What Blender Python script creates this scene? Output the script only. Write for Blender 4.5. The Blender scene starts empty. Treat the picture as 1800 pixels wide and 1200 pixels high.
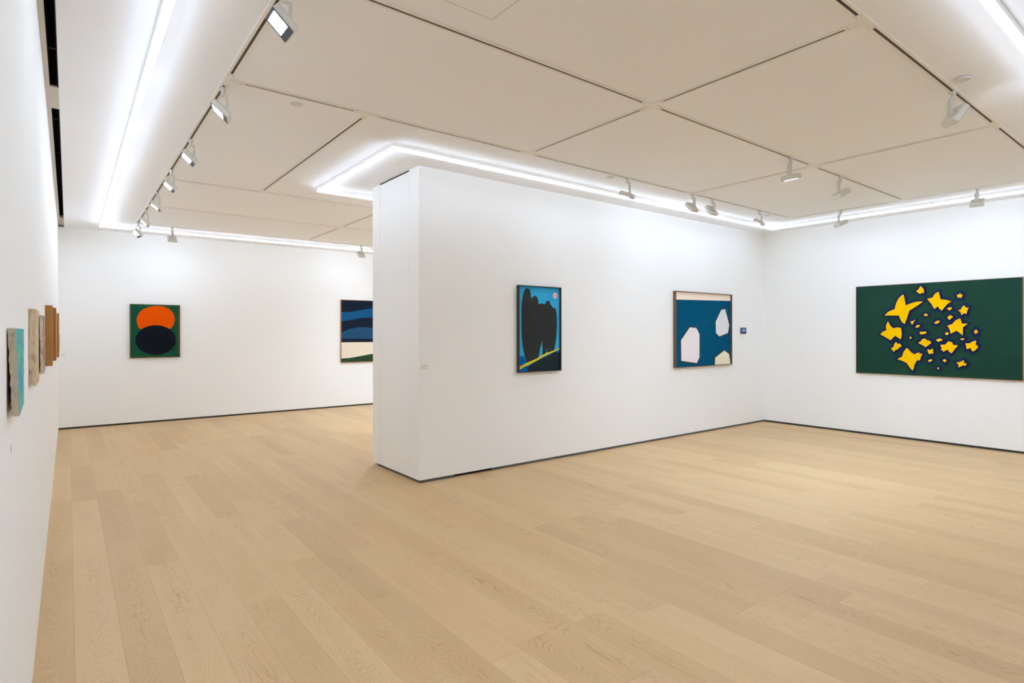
import bpy, bmesh, math, random
from mathutils import Vector, Matrix
from mathutils.geometry import tessellate_polygon
random.seed(7)
SC = bpy.context.scene
COL = SC.collection

# ------------------------------------------------------------------ camera
# X runs along the back wall (left to right), Y runs into the depth, Z up, metres.
EYE = 1.5
cd = bpy.data.cameras.new('camera'); cam = bpy.data.objects.new('camera', cd); COL.objects.link(cam)
cd.sensor_fit = 'HORIZONTAL'; cd.sensor_width = 36.0
cd.lens = 36.0 * 1010.0 / 1800.0
cd.shift_y = (585.8 - 600.0) / 1800.0
cd.clip_start = 0.01; cd.clip_end = 100
cam.location = (0, 0, EYE)
YAW = math.radians(37.68)
cam.matrix_world = Matrix.Translation((0, 0, EYE)) @ Matrix.Rotation(-YAW, 4, 'Z') @ Matrix.Rotation(math.radians(90), 4, 'X') @ Matrix.Rotation(math.radians(-0.08), 4, 'Z')
SC.camera = cam

# ------------------------------------------------------------------ world and exposure
w = bpy.data.worlds.new('world'); SC.world = w; w.use_nodes = True
w.node_tree.nodes['Background'].inputs['Color'].default_value = (0.8, 0.85, 1, 1)
w.node_tree.nodes['Background'].inputs['Strength'].default_value = 0.05
SC.view_settings.view_transform = 'Standard'; SC.view_settings.look = 'None'
SC.view_settings.gamma = 1; SC.view_settings.use_curve_mapping = False
SC.view_settings.exposure = 1.12
SC.cycles.use_denoising = True
SC.cycles.max_bounces = 24; SC.cycles.diffuse_bounces = 20; SC.cycles.glossy_bounces = 4
SC.cycles.sample_clamp_indirect = 8
GLOW = 3.4       # opal diffuser of the linear lights
TINT = (.91, 1.095, 1.365)  # cool white of every lamp in the room
BEAM = .075        # side lights added to widen the linear lights' glow, watt per metre
SPOT = 300.0        # reflector windows of the track spotlights

# ------------------------------------------------------------------ dimensions
XL, XR, XP = -.1245, 9.355, 2.776
YN, YP, YR, YB = -1.5, 5.115, 6.214, 11.45
H = 3.18
BASE = .029

# ------------------------------------------------------------------ materials
def lin(c):
    return tuple(((v/255)/12.92 if v/255 <= .04045 else ((v/255+.055)/1.055)**2.4) for v in c) + (1,)
def mat(name, rgb=None, lina=None, rough=.6, metal=0, emit=None, strength=0, noise=0, nscale=20, bump=0, bscale=80, spec=.4, stretch=None):
    m = bpy.data.materials.new(name); m.use_nodes = True
    nt = m.node_tree; b = nt.nodes['Principled BSDF']
    c = lina + (1,) if lina else lin(rgb)
    if name.startswith('paint_'): spec, rough = .06, .85
    b.inputs['Base Color'].default_value = c
    b.inputs['Roughness'].default_value = rough; b.inputs['Metallic'].default_value = metal
    b.inputs['Specular IOR Level'].default_value = spec
    if emit:
        b.inputs['Emission Color'].default_value = emit + (1,); b.inputs['Emission Strength'].default_value = strength
    if noise or bump:
        tc = nt.nodes.new('ShaderNodeTexCoord'); mp = nt.nodes.new('ShaderNodeMapping')
        nt.links.new(tc.outputs['Object'], mp.inputs['Vector'])
        if stretch: mp.inputs['Scale'].default_value = stretch
    if noise:
        n = nt.nodes.new('ShaderNodeTexNoise'); n.inputs['Scale'].default_value = nscale; n.inputs['Detail'].default_value = 5
        nt.links.new(mp.outputs[0], n.inputs['Vector'])
        mr = nt.nodes.new('ShaderNodeMapRange'); mr.inputs[1].default_value = .25; mr.inputs[2].default_value = .75
        mr.inputs[3].default_value = 1-noise; mr.inputs[4].default_value = 1+noise
        nt.links.new(n.outputs['Fac'], mr.inputs[0])
        mx = nt.nodes.new('ShaderNodeVectorMath'); mx.operation = 'SCALE'; mx.inputs[0].default_value = c[:3]
        nt.links.new(mr.outputs[0], mx.inputs['Scale']); nt.links.new(mx.outputs[0], b.inputs['Base Color'])
    if bump:
        n2 = nt.nodes.new('ShaderNodeTexNoise'); n2.inputs['Scale'].default_value = bscale; n2.inputs['Detail'].default_value = 4
        nt.links.new(mp.outputs[0], n2.inputs['Vector'])
        bp = nt.nodes.new('ShaderNodeBump'); bp.inputs['Strength'].default_value = bump; bp.inputs['Distance'].default_value = .002
        nt.links.new(n2.outputs['Fac'], bp.inputs['Height']); nt.links.new(bp.outputs[0], b.inputs['Normal'])
    return m

M = {}
M['wall'] = mat('white_wall_paint', lina=(.895, .910, .910), rough=.75, bump=.05, bscale=35, spec=.2)
M['ceiling'] = mat('white_ceiling_paint', lina=(.87, .885, .90), rough=.85, spec=.15)
M['base'] = mat('dark_recessed_base', (52, 47, 42), rough=.7, noise=.2, nscale=8)
M['base_grey'] = mat('dark_grey_base', (92, 92, 88), rough=.6, noise=.15, nscale=6)
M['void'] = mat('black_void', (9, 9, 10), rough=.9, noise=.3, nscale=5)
M['steel'] = mat('dark_duct_steel', (30, 30, 33), rough=.6, noise=.1)
M['lip'] = mat('slot_frame_paint', (196, 188, 174), rough=.6, noise=.02)
M['track'] = mat('white_track_metal', (232, 229, 222), rough=.45, noise=.01)
M['slot'] = mat('dark_track_channel', (72, 62, 48), rough=.6, noise=.1)
M['lamp'] = mat('white_lamp_casting', (212, 213, 208), rough=.4, noise=.01)
M['lampdark'] = mat('dark_grey_lamp_face', (66, 68, 72), rough=.5, noise=.05)
def reflector(level):
    k = 'reflector_%g' % level
    if k not in M: M[k] = mat('lit_reflector_%g' % level, (240, 240, 240), rough=.3, emit=TINT, strength=SPOT*level)
    return M[k]
M['housing'] = mat('profile_side_added_glow', (246, 246, 246), rough=.5, emit=TINT, strength=.06)  # faint glow added to lighten the plain housing side
M['diff'] = mat('opal_diffuser', (240, 240, 240), emit=TINT, strength=GLOW)
M['plate'] = mat('white_plastic', (214, 212, 206), rough=.5, noise=.01)
M['caption'] = mat('grey_vinyl_lettering', (176, 172, 168), rough=.6, noise=.02)
M['crumb'] = mat('white_plaster', (235, 230, 220), rough=.9, noise=.05)

def floor_material():
    m = bpy.data.materials.new('oak_plank_floor'); m.use_nodes = True
    nt = m.node_tree; N = nt.nodes; L = nt.links; b = N['Principled BSDF']
    def math_(op, a, c=None, d=None):
        n = N.new('ShaderNodeMath'); n.operation = op
        for i, v in enumerate((a, c, d)):
            if v is None: continue
            if isinstance(v, (int, float)): n.inputs[i].default_value = v
            else: L.new(v, n.inputs[i])
        return n.outputs[0]
    tc = N.new('ShaderNodeTexCoord'); sp = N.new('ShaderNodeSeparateXYZ'); L.new(tc.outputs['Object'], sp.inputs[0])
    W_, LEN = .187, 1.72
    xs = math_('DIVIDE', math_('SUBTRACT', sp.outputs[0], .022), W_)
    row = math_('FLOOR', xs); fx = math_('FRACT', xs)
    wn = N.new('ShaderNodeTexWhiteNoise'); wn.noise_dimensions = '1D'; L.new(row, wn.inputs['W'])
    ys = math_('ADD', math_('DIVIDE', sp.outputs[1], LEN), math_('MULTIPLY', wn.outputs['Value'], 7.3))
    col = math_('FLOOR', ys); fy = math_('FRACT', ys)
    idv = N.new('ShaderNodeCombineXYZ'); L.new(row, idv.inputs[0]); L.new(col, idv.inputs[1])
    w2 = N.new('ShaderNodeTexWhiteNoise'); w2.noise_dimensions = '3D'; L.new(idv.outputs[0], w2.inputs['Vector'])
    w3 = N.new('ShaderNodeSeparateColor'); L.new(w2.outputs['Color'], w3.inputs[0])
    # plank tone
    cr = N.new('ShaderNodeValToRGB'); cr.color_ramp.interpolation = 'LINEAR'
    e = cr.color_ramp.elements
    e[0].position = 0; e[0].color = lin((198, 167, 124))
    e[1].position = 1; e[1].color = lin((202, 170, 128))
    for p, c in ((.25, lin((204, 173, 128))), (.5, lin((208, 177, 132))), (.75, lin((211, 181, 137)))):
        k = e.new(p); k.color = c
    L.new(w2.outputs['Value'], cr.inputs[0])
    # grain coordinates, shifted per plank
    off = N.new('ShaderNodeVectorMath'); off.operation = 'SCALE'; L.new(w2.outputs['Color'], off.inputs[0]); off.inputs['Scale'].default_value = 37
    def coords(sx, sy):
        mp = N.new('ShaderNodeVectorMath'); mp.operation = 'MULTIPLY'; L.new(tc.outputs['Object'], mp.inputs[0]); mp.inputs[1].default_value = (sx, sy, 1)
        ad = N.new('ShaderNodeVectorMath'); ad.operation = 'ADD'; L.new(mp.outputs[0], ad.inputs[0]); L.new(off.outputs[0], ad.inputs[1])
        return ad.outputs[0]
    # cathedral figure: contour lines of a stretched noise field
    n1 = N.new('ShaderNodeTexNoise'); n1.inputs['Scale'].default_value = 1; n1.inputs['Detail'].default_value = 2.5; n1.inputs['Roughness'].default_value = .45; n1.inputs['Distortion'].default_value = .35
    L.new(coords(7.5, 1.35), n1.inputs['Vector'])
    rings = math_('FRACT', math_('MULTIPLY', n1.outputs['Fac'], 26))
    ringm = math_('POWER', math_('ABSOLUTE', math_('SUBTRACT', math_('MULTIPLY', rings, 2), 1)), 3)
    # fade the figure towards the plank edges
    centre = math_('SUBTRACT', 1, math_('MULTIPLY', math_('ABSOLUTE', math_('SUBTRACT', fx, .5)), 1.7))
    n1b = N.new('ShaderNodeTexNoise'); n1b.inputs['Scale'].default_value = 1; L.new(coords(3, .9), n1b.inputs['Vector'])
    gate = N.new('ShaderNodeMapRange'); gate.inputs[1].default_value = .4; gate.inputs[2].default_value = .62; L.new(n1b.outputs['Fac'], gate.inputs[0])
    fig = math_('MULTIPLY', math_('MULTIPLY', ringm, centre), math_('ADD', math_('MULTIPLY', gate.outputs[0], .8), .2))
    # fine pores
    n2 = N.new('ShaderNodeTexNoise'); n2.inputs['Scale'].default_value = 1; n2.inputs['Detail'].default_value = 6; L.new(coords(170, 6), n2.inputs['Vector'])
    n3 = N.new('ShaderNodeTexNoise'); n3.inputs['Scale'].default_value = 1; n3.inputs['Detail'].default_value = 3; L.new(coords(6, 1.2), n3.inputs['Vector'])
    k = math_('SUBTRACT', 1, math_('MULTIPLY', fig, .30))
    k = math_('MULTIPLY', k, math_('ADD', .93, math_('MULTIPLY', n2.outputs['Fac'], .14)))
    k = math_('MULTIPLY', k, math_('ADD', .90, math_('MULTIPLY', n3.outputs['Fac'], .20)))
    # seams
    ex = math_('MULTIPLY', math_('MINIMUM', fx, math_('SUBTRACT', 1, fx)), W_)
    ey = math_('MULTIPLY', math_('MINIMUM', fy, math_('SUBTRACT', 1, fy)), LEN)
    ed = math_('MINIMUM', ex, ey)
    sm = N.new('ShaderNodeMapRange'); sm.inputs[1].default_value = .0004; sm.inputs[2].default_value = .0018
    sm.inputs[3].default_value = .66; sm.inputs[4].default_value = 1; L.new(ed, sm.inputs[0])
    k = math_('MULTIPLY', k, sm.outputs[0])
    # darker grain and joints are also warmer than the plank itself
    cv = N.new('ShaderNodeCombineXYZ')
    for i_, p_ in enumerate((.72, 1.0, 1.35)): L.new(math_('POWER', k, p_), cv.inputs[i_])
    mx = N.new('ShaderNodeVectorMath'); mx.operation = 'MULTIPLY'; L.new(cr.outputs[0], mx.inputs[0]); L.new(cv.outputs[0], mx.inputs[1])
    L.new(mx.outputs[0], b.inputs['Base Color'])
    b.inputs['Roughness'].default_value = .48; b.inputs['Specular IOR Level'].default_value = .35
    bp = N.new('ShaderNodeBump'); bp.inputs['Strength'].default_value = .12; bp.inputs['Distance'].default_value = .001
    L.new(k, bp.inputs['Height']); L.new(bp.outputs[0], b.inputs['Normal'])
    return m

# ------------------------------------------------------------------ helpers
def add_box(bm, lo, hi, mi=0):
    vs = [bm.verts.new((x, y, z)) for x in (lo[0], hi[0]) for y in (lo[1], hi[1]) for z in (lo[2], hi[2])]
    for f in ((0,1,3,2),(4,6,7,5),(0,4,5,1),(2,3,7,6),(0,2,6,4),(1,5,7,3)):
        fc = bm.faces.new([vs[i] for i in f]); fc.material_index = mi
    return vs
def add_cyl(bm, c, r1, r2, z0, z1, n=20, mi=0):
    a = [bm.verts.new((c[0]+r1*math.cos(2*math.pi*i/n), c[1]+r1*math.sin(2*math.pi*i/n), z0)) for i in range(n)]
    b = [bm.verts.new((c[0]+r2*math.cos(2*math.pi*i/n), c[1]+r2*math.sin(2*math.pi*i/n), z1)) for i in range(n)]
    for i in range(n):
        f = bm.faces.new((a[i], a[(i+1)%n], b[(i+1)%n], b[i])); f.material_index = mi
    bm.faces.new(a[::-1]).material_index = mi; bm.faces.new(b).material_index = mi
def obj(name, bm, mats, parent=None, bevel=0, seg=2):
    bmesh.ops.recalc_face_normals(bm, faces=bm.faces)
    me = bpy.data.meshes.new(name); bm.to_mesh(me); bm.free()
    for m in (mats if isinstance(mats, (list, tuple)) else [mats]): me.materials.append(m)
    o = bpy.data.objects.new(name, me); COL.objects.link(o)
    if parent: o.parent = parent
    if bevel:
        md = o.modifiers.new('bevel', 'BEVEL'); md.width = bevel; md.segments = seg; md.limit_method = 'ANGLE'
    return o
def box(name, lo, hi, m, parent=None, bevel=0):
    bm = bmesh.new(); add_box(bm, lo, hi); return obj(name, bm, m, parent, bevel)
def struct(name, boxes, m):
    bm = bmesh.new()
    for lo, hi in boxes: add_box(bm, lo, hi)
    o = obj(name, bm, m); o['kind'] = 'structure'; return o
def thing(name, label, cat, loc=(0,0,0), rotz=0, group=None):
    o = bpy.data.objects.new(name, None); COL.objects.link(o); o.empty_display_size = .1
    o.location = loc; o.rotation_euler = (0, 0, rotz); tag(o, label, cat, group); return o
def tag(o, label, cat, group=None):
    o['label'] = label; o['category'] = cat
    if group: o['group'] = group
    return o
def copy_tree(o, parent=None):
    c = o.copy(); COL.objects.link(c)
    if parent: c.parent = parent
    for ch in list(o.children): copy_tree(ch, c)
    return c

# ------------------------------------------------------------------ room shell
fm = floor_material()
bm = bmesh.new(); add_box(bm, (XL-.1, YN-.1, -.06), (XR+.1, YB+.1, 0)); fl = obj('floor', bm, fm); fl['kind'] = 'structure'
struct('wall_left', [((XL-.12, YN-.1, 0), (XL, YB+.1, H+.4))], M['wall'])
struct('wall_back', [((XL, YB, BASE), (XR, YB+.12, H))], M['wall'])
struct('baseboard_back', [((XL, YB+.008, 0), (XR, YB+.1, BASE))], M['base'])
struct('wall_right', [((XR, YN-.1, BASE), (XR+.12, YB+.12, H))], M['wall'])
struct('baseboard_right', [((XR+.008, YN, 0), (XR+.1, YP, BASE)), ((XR+.008, YR, 0), (XR+.1, YB, BASE))], M['base'])
struct('wall_near', [((XL, YN-.12, 0), (XR, YN, H))], M['wall'])
# ceiling, with the long air slot left open beside the left wall
SX = -.05
struct('ceiling', [((SX, YN-.12, H), (XR+.12, YB+.12, H+.1))], M['ceiling'])
# partition: a hollow-free mass with a flush end panel
S1, S2 = 5.324, 6.019
struct('wall_partition', [((XP+.012, YP, BASE), (XR, YR, H)), ((XP, YP, BASE), (XP+.012, S1-.0025, H)), ((XP, S2+.0025, BASE), (XP+.012, YR, H))], M['wall'])
pn = struct('trim_1', [((XP+.0006, S1+.0015, BASE), (XP+.0115, S2-.0015, H-.014))], M['wall'])
struct('trim_2', [((XP+.004, S1+.0015, H-.014), (XP+.0118, S2-.0015, H-.0005))], M['void'])
struct('baseboard_front', [((XP+.012, YP+.010, 0), (3.19, YR-.10, BASE)), ((3.68, YP+.010, 0), (XR, YR-.10, BASE))], M['base_grey'])
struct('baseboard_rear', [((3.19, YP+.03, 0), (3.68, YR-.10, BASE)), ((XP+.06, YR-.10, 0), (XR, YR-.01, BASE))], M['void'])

# the air slot in the ceiling beside the left wall
def air_slot(y0, y1, label):
    t = thing('air_slot', label, 'air vent', ((XL+SX)/2, (y0+y1)/2, H))
    def loc(lo, hi): return (lo[0]-(XL+SX)/2, lo[1]-(y0+y1)/2, lo[2]-H), (hi[0]-(XL+SX)/2, hi[1]-(y0+y1)/2, hi[2]-H)
    a, b = loc((XL+.001, y0, H+.001), (-.098, y1, H+.012)); box('frame', a, b, M['lip'], t)
    bm = bmesh.new()
    for lo, hi in (((-.101, y0, H+.012), (-.097, y1, H+.3)), ((-.097, y0, H+.296), (SX-.006, y1, H+.3)), ((-.097, y0, H+.012), (SX-.006, y0+.004, H+.296)), ((-.097, y1-.004, H+.012), (SX-.006, y1, H+.296)), ((SX-.006, y0, H+.002), (SX-.002, y1, H+.3))):
        a, b = loc(lo, hi); add_box(bm, a, b)
    obj('duct', bm, M['void'], t)
    y = y0+.5
    while y < y1-.3:
        a, b = loc((-.096, y, H+.07), (SX-.007, y+.02, H+.10)); box('duct_brace', a, b, M['steel'], t); y += 1.1
air_slot(YN, 5.0, 'long black air slot in the ceiling by the left wall, nearer one')
air_slot(5.47, 10.65, 'long black air slot by the left wall, farther one ending at the back wall')
struct('trim_3', [((XL, 5.0, H), (SX, 5.47, H+.02)), ((XL, 10.65, H+.03), (SX, YB, H+.05)), ((XL, 10.64, H+.012), (SX, 10.65, H+.05))], M['lip'])

# ------------------------------------------------------------------ linear lights
BT = math.radians(13)
def linear_light(axis, a, b, c0, c1, label):
    """axis 'X' or 'Y' run from a to b, across from c0 to c1; hangs 5 cm under the ceiling."""
    m_ = (a+b)/2; cc = (c0+c1)/2
    loc = (m_, cc, H) if axis == 'X' else (cc, m_, H)
    t = thing('linear_light', label, 'ceiling light', loc, 0, 'linear lights under the ceiling')
    hl = (b-a)/2 - .0006; hw = (c1-c0)/2
    def bx(bm, l, w, z0, z1):
        if axis == 'X': add_box(bm, (-l, -w, z0), (l, w, z1))
        else: add_box(bm, (-w, -l, z0), (w, l, z1))
    bm = bmesh.new(); bx(bm, hl, hw, -.033, -.0005); obj('housing', bm, M['housing'], t)
    bm = bmesh.new(); bx(bm, hl-.0004, hw-.0015, -.049, -.0332); obj('diffuser', bm, M['diff'], t)
    # area lights added along each side widen the glow on the ceiling
    for sg in (-1, 1):
        ld = bpy.data.lights.new('added_side_beam', 'AREA'); ld.shape = 'RECTANGLE'; ld.size = 2*hl-.02; ld.size_y = .008
        ld.spread = math.radians(46); ld.energy = BEAM*2*hl; ld.color = (TINT[0]/TINT[2], TINT[1]/TINT[2], 1)
        lo = bpy.data.objects.new('added_side_beam', ld); COL.objects.link(lo); lo.parent = t
        d = Vector((0, sg*math.cos(BT), math.sin(BT))) if axis == 'X' else Vector((sg*math.cos(BT), 0, math.sin(BT)))
        lx = Vector((1, 0, 0)) if axis == 'X' else Vector((0, 1, 0))
        lz = -d; lyv = lz.cross(lx)
        off = sg*(hw+.004)
        lo.matrix_local = Matrix.Translation((0, off, -.036) if axis == 'X' else (off, 0, -.036)) @ Matrix((lx, lyv, lz)).transposed().to_4x4()
WL = .052
linear_light('Y', .79, 10.715, .378, .378+WL*.8, 'white linear light along the ceiling edge by the left wall')
linear_light('X', .378, XR-.3, 10.717, 10.717+WL, 'white linear light along the ceiling in front of the back wall')
linear_light('X', 2.266, XR-.02, 6.548, 6.548+WL, 'white linear light above the far side of the partition wall')
linear_light('Y', 4.632+WL, 6.547, 2.266, 2.266+WL, 'short white linear light across the narrow end of the partition wall')
linear_light('X', 2.266, 8.77+WL, 4.632, 4.632+WL, 'white linear light over the partition wall face with the two paintings')
linear_light('Y', .79+WL, 4.631, 8.77, 8.77+WL, 'white linear light in front of the wall with the star painting')
linear_light('X', .378+WL*.8+.002, 8.77+WL, .79, .79+WL*.8, 'white linear light in the top right corner, nearest the camera')

# ------------------------------------------------------------------ recessed tracks
GX = [.836, 1.81, 3.405, 5.93, 8.37]
GY = [1.285, 2.72, 4.15, 7.19, 8.83, 10.42]
ARM, TW, SW, TH = .105, .027, .0085, .005
def track(axis, a, b, c, label):
    a += ARM; b -= ARM
    loc = ((a+b)/2, c, H) if axis == 'X' else (c, (a+b)/2, H)
    t = thing('light_track', label, 'light track', loc, 0 if axis == 'X' else math.pi/2, 'lighting tracks in the ceiling grid')
    hl = (b-a)/2
    bm = bmesh.new()
    for s in (-1, 1):
        lo, hi = sorted((s*SW, s*TW)); add_box(bm, (-hl, lo, -TH), (hl, hi, -.0005))
    obj('rail', bm, M['track'], t)
    bm = bmesh.new(); add_box(bm, (-hl, -SW, -.0016), (hl, SW, -.0006)); obj('channel', bm, M['slot'], t)  # dark plate colour stands in for the shade inside the slot
def joint(x, y, dirs, label):
    t = thing('track_connector', label, 'track connector', (x, y, H), 0, 'white connectors where the tracks meet')
    bm = bmesh.new(); z0, z1 = -TH-.001, -.0005; A = ARM-.0005
    add_box(bm, (-TW, -TW, z0), (TW, TW, z1))
    if 'E' in dirs: add_box(bm, (TW, -TW, z0), (A, TW, z1))
    if 'W' in dirs: add_box(bm, (-A, -TW, z0), (-TW, TW, z1))
    if 'N' in dirs: add_box(bm, (-TW, TW, z0), (TW, A, z1))
    if 'S' in dirs: add_box(bm, (-TW, -A, z0), (TW, -TW, z1))
    obj('cover', bm, M['track'], t)
    for d, (ux, uy) in dict(E=(1,0), W=(-1,0), N=(0,1), S=(0,-1)).items():
        if d in dirs:
            for s in (-.013, .013):
                bm = bmesh.new(); add_cyl(bm, (ux*.085-uy*s, uy*.085+ux*s), .003, .003, z0-.0006, z0+.001, 8); obj('screw', bm, M['slot'], t)
# label words for the rows
CN = ['left-hand', 'second', 'third', 'fourth', 'right-hand']
RN = ['nearest', 'mid-front', 'partition-side', 'first rear', 'second rear', 'back-wall']
links = []  # (axis, i/j...)
for j in range(3):
    pts = [0, 2, 3, 4] if j < 2 else [0, 1, 2, 3, 4]
    for p, q in zip(pts, pts[1:]): links.append(('X', j, p, q))
for j in (3, 4, 5):
    pts = {3: [0, 1, 2, 3, 4], 4: [0, 2, 3, 4], 5: [0, 2, 3, 4]}[j]
    for p, q in zip(pts, pts[1:]): links.append(('X', j, p, q))
for i in (0, 2, 3, 4):
    for p, q in ((0, 1), (1, 2)): links.append(('Y', i, p, q))
links += [('Y', 1, 2, 3), ('Y', 0, 2, 3), ('Y', 0, 3, 4), ('Y', 0, 4, 5), ('Y', 2, 3, 4), ('Y', 2, 4, 5), ('Y', 3, 3, 4), ('Y', 3, 4, 5), ('Y', 4, 3, 4), ('Y', 4, 4, 5)]
arms = {}
for ax, k, p, q in links:
    if ax == 'X':
        a, b = (p, k), (q, k); arms.setdefault(a, set()).add('E'); arms.setdefault(b, set()).add('W')
        track('X', GX[p], GX[q], GY[k], f'white track in the {RN[k]} row between the {CN[p]} and {CN[q]} cross lines')
    else:
        a, b = (k, p), (k, q); arms.setdefault(a, set()).add('N'); arms.setdefault(b, set()).add('S')
        track('Y', GY[p], GY[q], GX[k], f'white track in the {CN[k]} cross line between the {RN[p]} and {RN[q]} rows')
for (i, j), d in arms.items():
    joint(GX[i], GY[j], d, f'white track connector where the {CN[i]} cross line meets the {RN[j]} row')

# ------------------------------------------------------------------ track spotlights
HX0, HX1, HW, HT = -.048, .086, .066, .046
def spotlight(x, y, aim_deg, tilt_deg, label, drop=.155, level=1.0):
    t = thing('track_spotlight', label, 'track light', (x, y, H-TH), math.radians(aim_deg), 'white adjustable spotlights on the ceiling tracks')
    bm = bmesh.new(); add_box(bm, (-.02, -.02, -.010), (.02, .02, -.0005))
    add_cyl(bm, (0, 0), .015, .015, -.03, -.010, 18); add_cyl(bm, (0, 0), .011, .011, -.048, -.03, 18)
    obj('adapter', bm, M['lamp'], t)
    bm = bmesh.new()
    add_box(bm, (-.031, -.012, -.057), (.016, .012, -.048))
    add_box(bm, (-.031, -.021, -drop), (-.016, .021, -.057))
    obj('bracket', bm, M['lamp'], t, bevel=.0015)
    hd_m = Matrix.Translation((-.023, 0, -drop)) @ Matrix.Rotation(-math.radians(tilt_deg), 4, 'Y')
    bm = bmesh.new()
    # slab with a chamfered back; face (emitting side) at local -Z
    z1, z0 = -.001, -HT
    pts = [(HX0, HX1, HW, z0), (HX0, HX1, HW, z1-.012), (HX0+.01, HX1-.01, HW-.01, z1)]
    rings = []
    def ring(a0, a1, w_, z): return [bm.verts.new(v) for v in ((a0, -w_, z), (a1, -w_, z), (a1, w_, z), (a0, w_, z))]
    fx0, fx1, fw, cav = HX0+.035, HX1-.015, HW-.013, z0+.018
    rings = [ring(fx0, fx1, fw, cav), ring(fx0, fx1, fw, z0)] + [ring(*p_) for p_ in pts]
    for r0, r1 in zip(rings, rings[1:]):
        for i in range(4): bm.faces.new((r0[i], r0[(i+1)%4], r1[(i+1)%4], r1[i]))
    bm.faces.new(rings[0]); bm.faces.new(rings[-1])
    bm.transform(hd_m); hd = obj('lamp_head', bm, M['lamp'], t)
    bm = bmesh.new(); e = .0015
    zf0, zf1 = z0-.0025, z0-.0001
    add_box(bm, (HX0+e, -HW+e, zf0), (fx0, HW-e, zf1)); add_box(bm, (fx1, -HW+e, zf0), (HX1-e, HW-e, zf1))
    add_box(bm, (fx0, -HW+e, zf0), (fx1, -fw, zf1)); add_box(bm, (fx0, fw, zf0), (fx1, HW-e, zf1))
    bm.transform(hd_m); obj('face_frame', bm, M['lampdark'], hd)
    bm = bmesh.new(); add_box(bm, (fx0+.0005, -fw+.0005, cav-.0016), (fx1-.0005, fw-.0005, cav-.0004)); bm.transform(hd_m)
    obj('reflector', bm, reflector(level), hd)
    bm = bmesh.new(); bmesh.ops.create_cone(bm, cap_ends=True, segments=16, radius1=.008, radius2=.008, depth=.036, matrix=Matrix.Translation((-.023, 0, -drop+.004)) @ Matrix.Rotation(math.pi/2, 4, 'X'))
    obj('tilt_joint', bm, M['lamp'], t)
    return t
L0 = GX[0]
spotlight(L0, 2.90, 180, 43, 'white track spotlight at the top edge, nearest of the row along the left wall', level=0.17)
spotlight(L0, 4.30, 165, 43, 'white track spotlight by the left wall, just behind the first track connector', level=0.17)
spotlight(L0, 5.61, 178, 43, 'white track spotlight, third from the front in the row by the left wall', level=0.2)
spotlight(L0, 6.784, 180, 43, 'white track spotlight, fourth from the front in the row by the left wall', level=0.2)
spotlight(L0, 7.95, 176, 38, 'white track spotlight, fifth from the front in the row by the left wall', level=0.2)
spotlight(L0, 9.19, 176, 40, 'white track spotlight, last but one in the row by the left wall', level=0.2)
spotlight(L0, 10.30, 195, 50, 'white track spotlight, farthest of the row by the left wall, before the back wall strip', level=0.2)
spotlight(1.296, GY[5], 90, 38, 'white track spotlight above the green and orange painting', drop=.17, level=0.2)
spotlight(4.42, GY[5], 90, 45, 'white track spotlight above the striped blue painting, beside the partition edge', drop=.16, level=0.17)
spotlight(4.785, GY[2], 112, 22, 'white track spotlight above the painting of the black form', drop=.165, level=0.15)
spotlight(5.96, GY[2], 92, 50, 'white track spotlight, left one of the close pair over the partition wall', level=0.08)
spotlight(6.37, GY[2], 88, 56, 'white track spotlight, right one of the close pair over the partition wall', drop=.145, level=0.08)
spotlight(7.495, GY[2], 110, 32, 'white track spotlight above the teal painting, before the wall corner', drop=.145, level=0.15)
spotlight(5.474, GY[1], 0, 14, 'white track spotlight mid ceiling, its bright face seen as a thin sliver', drop=.165, level=2.3)
spotlight(6.55, GY[1], -30, 30, 'white track spotlight mid ceiling, beyond the track crossing', drop=.17, level=1)
spotlight(GX[4], 3.477, -35, 25, 'white track spotlight near the right wall strip, left of the star painting', drop=.165, level=0.17)
spotlight(GX[4], 1.981, 5, 35, 'white track spotlight near the right wall strip, above the star painting', drop=.15, level=0.17)
spotlight(4.876, GY[0], -40, 54, 'large white track spotlight at upper right, tilted up beside its track', drop=.165, level=0.08)

# spotlights added out of view to even the light: nearest row and rear room
spotlight(2.1, GY[0], 60, 15, 'added unseen white track spotlight on the nearest track row, second from left, out of the picture', level=0.7)
spotlight(7.4, GY[0], 100, 15, 'added unseen white track spotlight on the nearest track row, right one, out of the picture', level=0.8)
spotlight(1.3, GY[0], 80, 10, 'added unseen white track spotlight on the nearest track row, leftmost one, out of the picture', level=0.6)
spotlight(6.8, GY[4], 0, 10, 'added unseen white track spotlight in the rear room behind the partition, right one', level=3.3)
spotlight(4.6, GY[4], 0, 10, 'added unseen white track spotlight in the rear room behind the partition, left one', level=3.3)

# ------------------------------------------------------------------ small ceiling fittings
def disc(x, y, r, h, label):
    t = thing('sprinkler_cover', label, 'sprinkler cover', (x, y, H), 0, 'round white covers in the ceiling')
    bm = bmesh.new(); add_cyl(bm, (0, 0), r*.92, r, -h, -h*.4, 28); add_cyl(bm, (0, 0), r*.6, r*.6, -h*.4, -.0002, 20)
    obj('cap', bm, M['plate'], t)
disc(4.668, 1.182, .047, .016, 'round white sprinkler cover beside the large spotlight at upper right')
disc(1.324, 4.294, .042, .006, 'round white sprinkler cover near the track on the left, behind the first connector')
disc(4.619, 4.242, .042, .008, 'round white sprinkler cover above the painting of the black form')
disc(7.883, 4.248, .042, .008, 'round white sprinkler cover near the right wall corner')
t = thing('access_hatch', 'square flush access hatch in the ceiling at the top edge', 'access hatch', (1.49, 2.19, H))
box('panel', (-.305, -.305, -.0022), (.305, .305, -.0003), M['ceiling'], t)
bm = bmesh.new()
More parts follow.
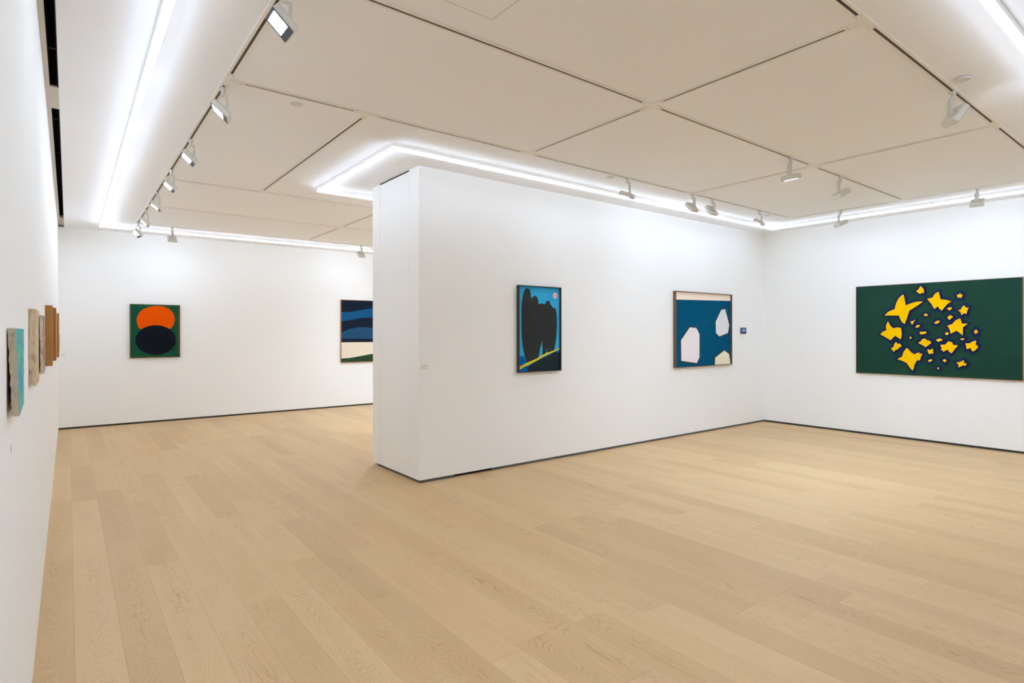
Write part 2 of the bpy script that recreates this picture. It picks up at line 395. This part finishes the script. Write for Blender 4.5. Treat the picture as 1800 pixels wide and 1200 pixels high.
for lo, hi in (((-.310, -.310), (.310, -.3055)), ((-.310, .3055), (.310, .310)), ((-.310, -.3055), (-.3055, .3055)), ((.3055, -.3055), (.310, .3055))):
    add_box(bm, (lo[0], lo[1], -.0014), (hi[0], hi[1], -.0003))
obj('frame', bm, mat('hatch_shadow_gap', (176, 170, 158), noise=.02), t)

# ------------------------------------------------------------------ paintings
ART = {"STARS":[[[0.378,0.839],[0.424,0.889],[0.466,0.911],[0.507,0.924],[0.525,1.007],[0.554,1.073],[0.584,1.109],[0.618,1.131],[0.627,1.09],[0.645,0.976],[0.705,1.0],[0.773,1.021],[0.854,1.021],[0.784,0.964],[0.688,0.898],[0.671,0.836],[0.651,0.77],[0.631,0.713],[0.596,0.744],[0.572,0.798],[0.563,0.833]],[[0.823,1.238],[0.859,1.19],[0.862,1.131],[0.842,1.142],[0.815,1.124],[0.767,1.166],[0.798,1.19]],[[0.423,0.756],[0.457,0.688],[0.486,0.655],[0.554,0.668],[0.587,0.655],[0.596,0.569],[0.584,0.499],[0.513,0.547],[0.457,0.482],[0.397,0.524],[0.323,0.568],[0.357,0.606],[0.404,0.629],[0.397,0.689]],[[0.461,0.364],[0.498,0.395],[0.501,0.429],[0.525,0.46],[0.549,0.433],[0.573,0.439],[0.594,0.409],[0.586,0.388],[0.562,0.385],[0.546,0.351],[0.523,0.356],[0.501,0.319]],[[0.539,0.218],[0.599,0.256],[0.617,0.323],[0.659,0.381],[0.708,0.322],[0.744,0.291],[0.807,0.322],[0.807,0.298],[0.845,0.305],[0.825,0.258],[0.817,0.21],[0.779,0.209],[0.754,0.155],[0.729,0.061],[0.698,0.098],[0.654,0.168],[0.599,0.196]],[[0.898,1.054],[0.96,1.068],[0.987,1.118],[1.03,1.145],[1.052,1.041],[1.12,1.029],[1.173,1.007],[1.131,0.977],[1.094,0.928],[1.065,0.887],[1.041,0.91],[1.02,0.946],[0.982,0.909],[0.95,0.978]],[[1.224,1.09],[1.25,1.092],[1.267,1.116],[1.278,1.09],[1.299,1.092],[1.288,1.074],[1.283,1.046],[1.26,1.057],[1.237,1.049],[1.237,1.077]],[[1.242,0.885],[1.275,0.897],[1.285,0.928],[1.313,0.949],[1.328,0.917],[1.358,0.919],[1.341,0.87],[1.333,0.833],[1.308,0.846],[1.28,0.819],[1.27,0.863]],[[1.126,0.686],[1.183,0.707],[1.214,0.754],[1.268,0.781],[1.286,0.709],[1.349,0.709],[1.296,0.662],[1.293,0.553],[1.266,0.585],[1.227,0.616],[1.163,0.575],[1.152,0.635]],[[1.406,0.606],[1.426,0.619],[1.433,0.637],[1.445,0.616],[1.457,0.612],[1.448,0.597],[1.45,0.579],[1.435,0.585],[1.423,0.569],[1.421,0.597]],[[1.121,0.911],[1.147,0.929],[1.173,0.928],[1.178,0.912],[1.152,0.885]],[[1.128,0.8],[1.157,0.825],[1.193,0.802],[1.168,0.78],[1.152,0.761],[1.136,0.774]],[[0.977,0.722],[1.009,0.751],[1.041,0.754],[1.044,0.734],[1.007,0.709]],[[0.857,0.828],[0.881,0.857],[0.909,0.837],[0.909,0.824],[0.882,0.818]],[[0.702,0.749],[0.739,0.755],[0.767,0.777],[0.739,0.735],[0.734,0.709],[0.717,0.709]],[[0.759,0.666],[0.782,0.698],[0.821,0.695],[0.796,0.662]],[[0.809,0.59],[0.822,0.605],[0.849,0.602],[0.882,0.608],[0.896,0.588],[0.874,0.576],[0.849,0.57],[0.822,0.57]],[[0.794,0.452],[0.832,0.476],[0.832,0.49],[0.867,0.514],[0.909,0.483],[0.931,0.483],[0.948,0.451],[0.882,0.391],[0.854,0.414]],[[0.997,0.492],[1.045,0.516],[1.078,0.493],[1.028,0.467]],[[1.048,0.427],[1.105,0.431],[1.143,0.48],[1.157,0.466],[1.178,0.466],[1.194,0.429],[1.248,0.422],[1.213,0.379],[1.19,0.339],[1.171,0.315],[1.153,0.332],[1.129,0.365],[1.082,0.333],[1.075,0.355],[1.055,0.352],[1.065,0.381]],[[1.321,0.451],[1.368,0.452],[1.404,0.48],[1.439,0.489],[1.428,0.439],[1.455,0.418],[1.452,0.395],[1.426,0.362],[1.399,0.344],[1.377,0.388],[1.334,0.376],[1.332,0.415]],[[1.225,0.198],[1.264,0.205],[1.307,0.232],[1.307,0.196],[1.339,0.183],[1.323,0.155],[1.3,0.162],[1.246,0.131],[1.25,0.168]],[[0.902,0.369],[0.929,0.355],[0.973,0.376],[0.965,0.338],[0.973,0.306],[0.948,0.311],[0.931,0.299],[0.912,0.313]],[[0.912,0.217],[0.958,0.23],[0.961,0.216],[0.929,0.191],[0.914,0.197]],[[1.074,0.22],[1.095,0.236],[1.121,0.225],[1.117,0.211],[1.098,0.193]],[[0.717,0.522],[0.714,0.512],[0.705,0.507],[0.696,0.512],[0.693,0.522],[0.696,0.532],[0.705,0.536],[0.714,0.532]],[[1.038,0.111],[1.034,0.101],[1.026,0.096],[1.018,0.1],[1.015,0.11],[1.018,0.12],[1.026,0.124],[1.034,0.12]],[[1.264,0.507],[1.291,0.515],[1.314,0.513],[1.309,0.496],[1.286,0.493]],[[1.144,0.578],[1.14,0.568],[1.13,0.561],[1.118,0.561],[1.108,0.567],[1.104,0.578],[1.108,0.589],[1.118,0.596],[1.13,0.596],[1.14,0.589]]],"GREEN":[[[0.091,0.625],[0.094,0.663],[0.103,0.694],[0.125,0.748],[0.145,0.777],[0.184,0.813],[0.214,0.832],[0.266,0.854],[0.301,0.865],[0.353,0.874],[0.391,0.876],[0.451,0.872],[0.488,0.864],[0.542,0.842],[0.573,0.821],[0.61,0.779],[0.627,0.746],[0.641,0.692],[0.644,0.658],[0.641,0.611],[0.634,0.582],[0.617,0.542],[0.605,0.52],[0.584,0.492],[0.563,0.491],[0.519,0.514],[0.487,0.527],[0.433,0.542],[0.393,0.546],[0.327,0.546],[0.288,0.54],[0.236,0.524],[0.204,0.51],[0.159,0.483],[0.137,0.484],[0.118,0.514],[0.107,0.542],[0.094,0.595]],[[0.662,0.296],[0.659,0.263],[0.652,0.23],[0.639,0.198],[0.621,0.168],[0.599,0.141],[0.573,0.116],[0.544,0.094],[0.511,0.077],[0.476,0.062],[0.439,0.053],[0.401,0.047],[0.363,0.045],[0.325,0.048],[0.287,0.056],[0.252,0.067],[0.218,0.082],[0.186,0.101],[0.158,0.123],[0.133,0.147],[0.113,0.175],[0.096,0.204],[0.084,0.235],[0.077,0.267],[0.075,0.299],[0.077,0.331],[0.084,0.363],[0.096,0.394],[0.112,0.423],[0.133,0.45],[0.158,0.475],[0.186,0.496],[0.217,0.515],[0.251,0.53],[0.287,0.541],[0.324,0.547],[0.362,0.55],[0.401,0.548],[0.439,0.542],[0.476,0.532],[0.511,0.517],[0.543,0.499],[0.573,0.477],[0.599,0.452],[0.621,0.425],[0.639,0.395],[0.651,0.363],[0.659,0.33]]],"NAVY":[[[0.002,1.025],[0.158,1.029],[0.362,1.063],[0.571,1.104],[0.677,1.115],[1.05,1.08],[1.6,1.0],[1.6,0.82],[1.05,0.93],[0.677,0.927],[0.425,0.911],[0.199,0.863],[0.002,0.837]],[[0.002,0.609],[0.159,0.677],[0.363,0.718],[0.488,0.725],[0.678,0.701],[1.0,0.66],[1.6,0.6],[1.6,0.5],[1.0,0.49],[0.678,0.474],[0.363,0.482],[0.002,0.477]],[[0.002,0.406],[0.678,0.406],[1.6,0.42],[1.6,0.36],[1.05,0.27],[0.678,0.16],[0.364,0.111],[0.159,0.082],[0.003,0.08]],[[0.003,0.077],[0.159,0.082],[0.364,0.111],[0.678,0.16],[1.05,0.26],[1.6,0.35],[1.6,0],[0,0]]],"BLACK":{"blob":[[0.053,0.514],[0.05,0.71],[0.061,0.825],[0.079,0.899],[0.102,0.946],[0.132,0.963],[0.165,0.953],[0.183,0.917],[0.198,0.839],[0.222,0.868],[0.252,0.881],[0.282,0.866],[0.301,0.829],[0.307,0.787],[0.326,0.783],[0.353,0.796],[0.394,0.783],[0.412,0.795],[0.425,0.819],[0.453,0.83],[0.478,0.819],[0.488,0.783],[0.51,0.772],[0.529,0.742],[0.555,0.75],[0.577,0.724],[0.59,0.652],[0.594,0.518],[0.588,0.47],[0.578,0.36],[0.559,0.278],[0.546,0.24],[0.438,0.214],[0.431,0.266],[0.421,0.209],[0.367,0.187],[0.362,0.305],[0.357,0.352],[0.342,0.31],[0.326,0.253],[0.311,0.188],[0.302,0.165],[0.151,0.099],[0.121,0.114],[0.092,0.202],[0.068,0.294],[0.056,0.4],[0.051,0.505]],"deep":[[0.016,0.188],[0.086,0.186],[0.116,0.124],[0.139,0.068],[0.142,0.003],[0.016,0.003]],"deep2":[[0.572,0.23],[0.633,0.248],[0.633,0.207],[0.585,0.206]],"dark":[[0.136,0.065],[0.302,0.135],[0.457,0.19],[0.572,0.23],[0.598,0.211],[0.635,0.21],[0.636,0.0],[0.142,0.001]],"road":[[0.016,0.065],[0.127,0.107],[0.29,0.156],[0.357,0.192],[0.395,0.198],[0.426,0.219],[0.457,0.22],[0.546,0.243],[0.637,0.271],[0.637,0.256],[0.572,0.233],[0.457,0.201],[0.296,0.137],[0.151,0.083],[0.063,0.052],[0.016,0.026]],"sun":[[0.599,0.893],[0.598,0.885],[0.595,0.877],[0.591,0.87],[0.585,0.864],[0.579,0.86],[0.571,0.857],[0.563,0.856],[0.555,0.856],[0.547,0.859],[0.541,0.863],[0.535,0.868],[0.531,0.874],[0.528,0.882],[0.527,0.89],[0.528,0.898],[0.531,0.905],[0.535,0.912],[0.541,0.918],[0.547,0.922],[0.555,0.925],[0.563,0.927],[0.571,0.926],[0.579,0.924],[0.585,0.92],[0.591,0.914],[0.595,0.908],[0.598,0.9]],"core":[[0.582,0.892],[0.581,0.886],[0.579,0.88],[0.574,0.875],[0.569,0.872],[0.563,0.871],[0.557,0.872],[0.552,0.874],[0.547,0.879],[0.545,0.884],[0.544,0.89],[0.545,0.897],[0.547,0.902],[0.552,0.907],[0.557,0.91],[0.563,0.911],[0.569,0.91],[0.574,0.908],[0.579,0.904],[0.581,0.898]]},"TEAL":{"band":[[0.027,1.104],[1.49,1.103],[1.49,1.007],[0.027,0.979]],"a":[[0.36,0.58],[0.522,0.574],[0.602,0.479],[0.598,0.134],[0.534,0.051],[0.156,0.096],[0.151,0.393]],"b":[[1.176,0.858],[1.281,0.874],[1.399,0.62],[1.359,0.499],[1.123,0.446],[1.031,0.499],[1.023,0.67]],"c":[[1.257,0.225],[1.391,0.164],[1.432,0.001],[1.002,0.007],[1.009,0.117]]}}
def poly(bm, pts, y, mi, wmax, hmax, mg=.0):
    pts = [(min(max(u, mg), wmax-mg), min(max(v, mg), hmax-mg)) for u, v in pts]
    vs = [bm.verts.new((u, y, v)) for u, v in pts]
    for tri in tessellate_polygon([[Vector((u, v, 0)) for u, v in pts]]):
        a = [vs[i] for i in tri]
        try: f = bm.faces.new(a); f.material_index = mi
        except ValueError: continue
        f.normal_update()
        if f.normal.y > 0: f.normal_flip()
def grow(pts, d):
    area = sum(pts[i][0]*pts[(i+1)%len(pts)][1]-pts[(i+1)%len(pts)][0]*pts[i][1] for i in range(len(pts)))
    s = 1 if area < 0 else -1
    out = []
    n = len(pts)
    for i in range(n):
        p0, p1, p2 = Vector(pts[i-1]), Vector(pts[i]), Vector(pts[(i+1) % n])
        e1 = (p1-p0); e2 = (p2-p1)
        if e1.length < 1e-6 or e2.length < 1e-6: out.append(tuple(p1)); continue
        n1 = Vector((-e1.y, e1.x)).normalized()*s; n2 = Vector((-e2.y, e2.x)).normalized()*s
        m_ = (n1+n2)
        if m_.length < .3: m_ = n1+n2+(e1.normalized()-e2.normalized())
        m_.normalize()
        out.append(tuple(p1 + m_*d*min(1.5, 1/max(.5, m_.dot(n1)))))
    return out
def canvas_mesh(name, w_, h_, yb, yf, layers, mats, parent, edge=None):
    """box from yb (back) to yf (front, smaller y); layers = [(pts, material index)]"""
    bm = bmesh.new(); add_box(bm, (0, yf, 0), (w_, yb, h_), 0)
    if edge is not None:
        for f in bm.faces:
            c = f.calc_center_median()
            if abs(c.y-yf) > 1e-5: f.material_index = edge
    bmesh.ops.recalc_face_normals(bm, faces=bm.faces)
    for k, (pts, mi) in enumerate(layers):
        poly(bm, pts, yf - .0004 - .0003*k, mi, w_, h_)
    me = bpy.data.meshes.new(name); bm.to_mesh(me); bm.free()
    for m in mats: me.materials.append(m)
    o = bpy.data.objects.new(name, me); COL.objects.link(o); o.parent = parent
    return o

# green and orange painting on the back wall
t = thing('painting', 'square green painting with an orange and a black oval on the back wall', 'painting', (.811, YB-.001, 1.098))
W1, H1 = .725, .9
pm = [mat('paint_green', (24, 80, 58), noise=.22, nscale=6), mat('paint_orange', (226, 82, 0), noise=.05, nscale=5), mat('paint_blueblack', (21, 24, 35), noise=.12, nscale=5), mat('paint_brown_edge', (84, 72, 42), noise=.25, nscale=14)]
c = canvas_mesh('canvas', W1, H1, 0, -.038, [([(0,0),(W1,0),(W1,.022),(0,.022)], 3), ([(0,H1-.012),(W1,H1-.012),(W1,H1),(0,H1)], 3), ([(0,0),(.014,0),(.014,H1),(0,H1)], 3), ([(W1-.03,0),(W1,0),(W1,H1),(W1-.03,H1)], 3), (ART['GREEN'][0], 1), (ART['GREEN'][1], 2)], pm, t, edge=3)
# striped blue painting, partly behind the partition
t = thing('painting', 'dark blue striped painting with a cream band on the back wall, cut by the partition', 'painting', (4.413, YB-.001, .915))
pm = [mat('paint_navy', (26, 35, 50), noise=.08), mat('paint_blue', (24, 84, 130), noise=.08), mat('paint_slate_blue', (38, 76, 110), noise=.08), mat('paint_cream', (228, 219, 200), noise=.03), mat('paint_forest', (46, 70, 50), noise=.1), mat('wood_edge', (170, 128, 84), noise=.1)]
NV = ART['NAVY']
canvas_mesh('canvas', 1.6, 1.272, 0, -.034, [(NV[0], 1), (NV[1], 2), (NV[2], 3), (NV[3], 4)], pm, t)
bm = bmesh.new()
for lo, hi in (((-.008, -.04, -.008), (-.0005, 0, 1.28)), ((1.6005, -.04, -.008), (1.608, 0, 1.28)), ((-.0005, -.04, -.008), (1.6005, 0, -.0005)), ((-.0005, -.04, 1.2725), (1.6005, 0, 1.28))): add_box(bm, lo, hi)
obj('frame', bm, pm[5], t)

def float_frame(w_, h_, d, th, m, parent):
    bm = bmesh.new()
    add_box(bm, (0, -d, 0), (th, 0, h_)); add_box(bm, (w_-th, -d, 0), (w_, 0, h_))
    add_box(bm, (th, -d, 0), (w_-th, 0, th)); add_box(bm, (th, -d, h_-th), (w_-th, 0, h_))
    return obj('frame', bm, m, parent)
# framed painting of a black form
t = thing('painting', 'tall dark-framed painting of a black form, yellow road and pink sun on blue', 'painting', (4.016, YP-.001, 1.056))
W2, H2 = .642, .99
float_frame(W2, H2, .049, .0065, mat('dark_frame_wood', (58, 50, 44), noise=.12, nscale=12, rough=.45), t)
pm = [mat('paint_sky_blue', (58, 172, 222), noise=.12, nscale=7), mat('paint_black', (52, 55, 55), noise=.08), mat('paint_deep_blue', (0, 100, 176), noise=.08), mat('paint_dark_slate', (38, 50, 55), noise=.1), mat('paint_yellow', (226, 206, 24), noise=.06), mat('paint_pale_pink', (236, 190, 206), noise=.02), mat('paint_pink', (250, 150, 166), noise=.02)]
B = ART['BLACK']
def sh(pts, d): return [(u-d, v-d) for u, v in pts]
canvas_mesh('canvas', W2-.016, H2-.016, 0, -.022, [(sh(B['deep'], .008), 2), (sh(B['deep2'], .008), 2), (sh(B['dark'], .008), 3), (sh(B['blob'], .008), 1), (sh(B['road'], .008), 4), (sh(B['sun'], .008), 5), (sh(B['core'], .008), 6)], pm, t).location = (.008, 0, .008)
# framed teal painting
t = thing('painting', 'large framed teal painting with three pale many-sided shapes and a cream top band', 'painting', (6.875, YP-.001, 1.004))
W3, H3 = 1.441, 1.103
float_frame(W3, H3, .049, .0065, mat('brown_frame_wood', (112, 82, 58), noise=.15, nscale=12, rough=.5), t)
pm = [mat('paint_teal', (0, 82, 118), noise=.12, nscale=5), mat('paint_cream_band', (250, 233, 216), noise=.02), mat('paint_pale_lilac', (240, 231, 233), noise=.02), mat('paint_pale_grey', (222, 228, 230), noise=.04), mat('paint_pale_yellow', (238, 233, 206), noise=.03), mat('paint_grey_outline', (52, 68, 76), noise=.08)]
T = ART['TEAL']
ly = [(sh(T['band'], .008), 1)]
for k_ in 'abc': ly.append((sh(grow(T[k_], .022), .008), 5))
ly += [(sh(T['a'], .008), 2), (sh(T['b'], .008), 3), (sh(T['c'], .008), 4)]
canvas_mesh('canvas', W3-.016, H3-.016, 0, -.022, ly, pm, t).location = (.008, 0, .008)
# tiny blue picture beside it
t = thing('painting', 'tiny blue picture on the wall right of the teal painting', 'painting', (8.628, YP-.001, 1.492))
pm = [mat('paint_small_blue', (86, 110, 160), noise=.1), mat('paint_small_light', (150, 176, 222), noise=.06), mat('paint_small_dark', (62, 58, 66), noise=.1), mat('paint_small_edge', (78, 96, 128), noise=.1)]
canvas_mesh('canvas', .148, .096, 0, -.02, [([(0,0),(.148,0),(.148,.02),(0,.02)], 2), ([(0,.082),(.148,.082),(.148,.096),(0,.096)], 3), ([(.03,.04),(.06,.03),(.11,.04),(.115,.07),(.07,.078),(.035,.07)], 1)], pm, t)
# star painting on the right wall
t = thing('painting', 'wide dark green painting with scattered yellow stars on the right-hand wall', 'painting', (XR-.001, 3.648, .911), -math.pi/2)
pm = [mat('paint_bottle_green', (33, 66, 55), noise=.13, nscale=2.5), mat('paint_star_yellow', (246, 196, 0), noise=.04), mat('paint_navy_halo', (20, 24, 88), noise=.2, nscale=8), mat('raw_wood_edge', (120, 88, 60), noise=.1), mat('paint_dusky_halo', (32, 50, 72), noise=.2, nscale=10)]
W4, H4 = 1.885, 1.272
S = ART['STARS']
ly = [(grow(s, .034), 4) for s in S] + [(grow(s, .014), 2) for s in S] + [(s, 1) for s in S]
canvas_mesh('canvas', W4, H4, 0, -.036, ly, pm, t)
bm = bmesh.new()
for lo, hi in (((-.006, -.038, -.006), (-.0004, 0, H4+.006)), ((W4+.0004, -.038, -.006), (W4+.006, 0, H4+.006)), ((-.0004, -.038, -.006), (W4+.0004, 0, -.0004)), ((-.0004, -.038, H4+.0004), (W4+.0004, 0, H4+.006))): add_box(bm, lo, hi)
obj('frame', bm, pm[3], t)

# ------------------------------------------------------------------ small panels on the left wall
def rough_panel(y0, y1, z0, z1, th, side, layers, mats, label, rough=.0, lean=0, seed=1, standoff=0):
    """thick small picture on the left wall: local x along +Y, y towards the wall"""
    t = thing('small_painting', label, 'painting', (XL+.0008, y0, z0), math.pi/2)
    w_, h_ = y1-y0, z1-z0
    rnd = random.Random(seed)
    n = 22 if rough else 1
    bm = bmesh.new()
    cols = []
    for i in range(n+1):
        v = h_*i/n; j = lambda s=1: rnd.uniform(-1, 1)*rough*s
        out = lean*(1-i/n) + standoff
        row = [(j(), -out - (rough+j()), v), (w_+j(), -standoff-(rough+j()), v), (w_+j(.5), -th-standoff+j(.3), v), (j(.6), -th-out+j(.3), v)]
        cols.append([bm.verts.new(p) for p in row])
    for a_, b_ in zip(cols, cols[1:]):
        for k in range(4):
            f = bm.faces.new((a_[k], a_[(k+1) % 4], b_[(k+1) % 4], b_[k])); f.material_index = 0 if k == 2 else 1
    bm.faces.new(cols[0]).material_index = 1; bm.faces.new(cols[-1]).material_index = 1
    o = obj('panel', bm, mats, t)
    return t, o
def streaks(name, stops, scale=(3, 3, 9), nscale=2.2):
    m = bpy.data.materials.new(name); m.use_nodes = True; nt = m.node_tree; b = nt.nodes['Principled BSDF']
    tc = nt.nodes.new('ShaderNodeTexCoord'); mp = nt.nodes.new('ShaderNodeMapping'); mp.inputs['Scale'].default_value = scale
    n = nt.nodes.new('ShaderNodeTexNoise'); n.inputs['Scale'].default_value = nscale; n.inputs['Detail'].default_value = 5; n.inputs['Distortion'].default_value = .6
    cr = nt.nodes.new('ShaderNodeValToRGB')
    e = cr.color_ramp.elements; e[0].position = stops[0][0]; e[0].color = lin(stops[0][1]); e[1].position = stops[-1][0]; e[1].color = lin(stops[-1][1])
    for p, c_ in stops[1:-1]: k = e.new(p); k.color = lin(c_)
    nt.links.new(tc.outputs['Object'], mp.inputs[0]); nt.links.new(mp.outputs[0], n.inputs['Vector']); nt.links.new(n.outputs['Fac'], cr.inputs[0]); nt.links.new(cr.outputs[0], b.inputs['Base Color'])
    b.inputs['Roughness'].default_value = .7
    bp = nt.nodes.new('ShaderNodeBump'); bp.inputs['Strength'].default_value = .4; bp.inputs['Distance'].default_value = .003
    nt.links.new(n.outputs['Fac'], bp.inputs['Height']); nt.links.new(bp.outputs[0], b.inputs['Normal'])
    return m
chalk = streaks('chalky_wood_edge', [(.3, (150, 158, 132)), (.45, (188, 176, 158)), (.6, (196, 184, 166)), (.75, (160, 140, 150))], (20, 20, 14), 3)
turq = streaks('paint_turquoise', [(.35, (46, 130, 196)), (.45, (52, 158, 178)), (.58, (70, 182, 158)), (.7, (96, 196, 164))], (5, 2, 7), 2.5)
beige = streaks('chipped_beige', [(.3, (160, 130, 96)), (.5, (206, 186, 154)), (.7, (216, 200, 172))], (20, 20, 8), 3)
lilac = streaks('paint_lilac_blue', [(.35, (58, 70, 96)), (.5, (124, 112, 168)), (.65, (150, 142, 186))], (4, 3, 6), 2.5)
ochre = mat('ochre_wood', (164, 116, 52), noise=.12, nscale=9)
ochre2 = mat('dark_ochre_wood', (150, 96, 32), noise=.12, nscale=9)
grey = mat('grey_blue_panel', (160, 168, 176), noise=.06)
rough_panel(1.945, 2.30, 1.289, 1.515, .0165, None, None, [turq, chalk], 'small turquoise panel with a rough chalky edge, nearest on the left wall', .0013, .008, 3)
rough_panel(2.97, 3.27, 1.294, 1.600, .0215, None, None, [beige, beige], 'small chipped beige panel on the left wall, behind the turquoise one', .0008, 0, 4)
rough_panel(3.95, 4.24, 1.288, 1.600, .0155, None, None, [lilac, beige], 'small panel with a lilac face and chipped beige edge on the left wall', .0014, .004, 5, .001)
rough_panel(4.99, 5.27, 1.283, 1.695, .0375, None, None, [ochre2, ochre], 'tall light ochre box-shaped panel on the left wall', .0, 0, 6)
rough_panel(6.55, 6.92, 1.262, 1.735, .036, None, None, [ochre2, ochre2], 'tall darker ochre panel on the left wall, behind the light ochre one', .0, 0, 7)
tp, _ = rough_panel(8.60, 8.95, 1.225, 1.745, .035, None, None, [ochre2, ochre2], 'narrow ochre panel with a bright edge on the left wall, last of the ochre ones', .0, 0, 8)
box('edge_strip', (-.003, -.021, 0), (-.0002, -.0155, .52), mat('amber_edge', (232, 168, 62), rough=.6, noise=.05), tp)
rough_panel(9.75, 10.05, 1.28, 1.49, .030, None, None, [grey, grey], 'tiny grey-blue panel on the left wall, farthest of the row', .0, 0, 9)

# ------------------------------------------------------------------ wall captions
def caption(loc, rz, w_, rows, label, h_=.006, gap=.016, seed=2):
    rnd = random.Random(seed); bm = bmesh.new()
    for r in range(rows):
        u = 0
        while u < w_*(1 if r % 2 == 0 else .75):
            l = rnd.uniform(.004, .014); z = -r*gap
            add_box(bm, (u, -.0012, z), (min(u+l, w_), -.0002, z+h_)); u += l+.003
    o = obj('wall_caption', bm, M['caption']); o.location = loc; o.rotation_euler = (0, 0, rz)
    tag(o, label, 'wall caption', 'faint grey captions on the walls')
caption((2.795, YP, 1.175), 0, .085, 3, 'faint grey caption on the partition wall beside its near corner')
caption((8.64, YP, 1.43), 0, .06, 1, 'faint grey caption under the tiny blue picture')
caption((-.095, YB, 1.18), 0, .06, 2, 'faint grey caption on the back wall beside the left corner')

# ------------------------------------------------------------------ small marks
bm = bmesh.new()
vs = [bm.verts.new((0, .011*math.cos(a_/10*math.pi)*random.uniform(.7, 1.1), .013*math.sin(a_/10*math.pi)*random.uniform(.8, 1.1))) for a_ in range(20)]
vs2 = [bm.verts.new((.0004, v.co.y, v.co.z)) for v in vs]
bm.faces.new(vs); bm.faces.new(vs2[::-1])
for i in range(20): bm.faces.new((vs[i], vs[(i+1) % 20], vs2[(i+1) % 20], vs2[i]))
o = obj('wall_smudge', bm, mat('tan_smudge', (206, 190, 170), rough=.9, noise=.04)); o.location = (XL+.0002, 2.09, 1.185)
tag(o, 'small tan smudge low on the left wall below the turquoise panel', 'stain')
bm = bmesh.new(); bmesh.ops.create_icosphere(bm, subdivisions=2, radius=.007)
for v in bm.verts: v.co *= random.uniform(.8, 1.1); v.co.z = max(v.co.z, -.005)
o = obj('plaster_crumb', bm, M['crumb']); o.location = (2.83, 5.075, .0052); tag(o, 'tiny white plaster crumb on the floor at the foot of the partition corner', 'crumb')
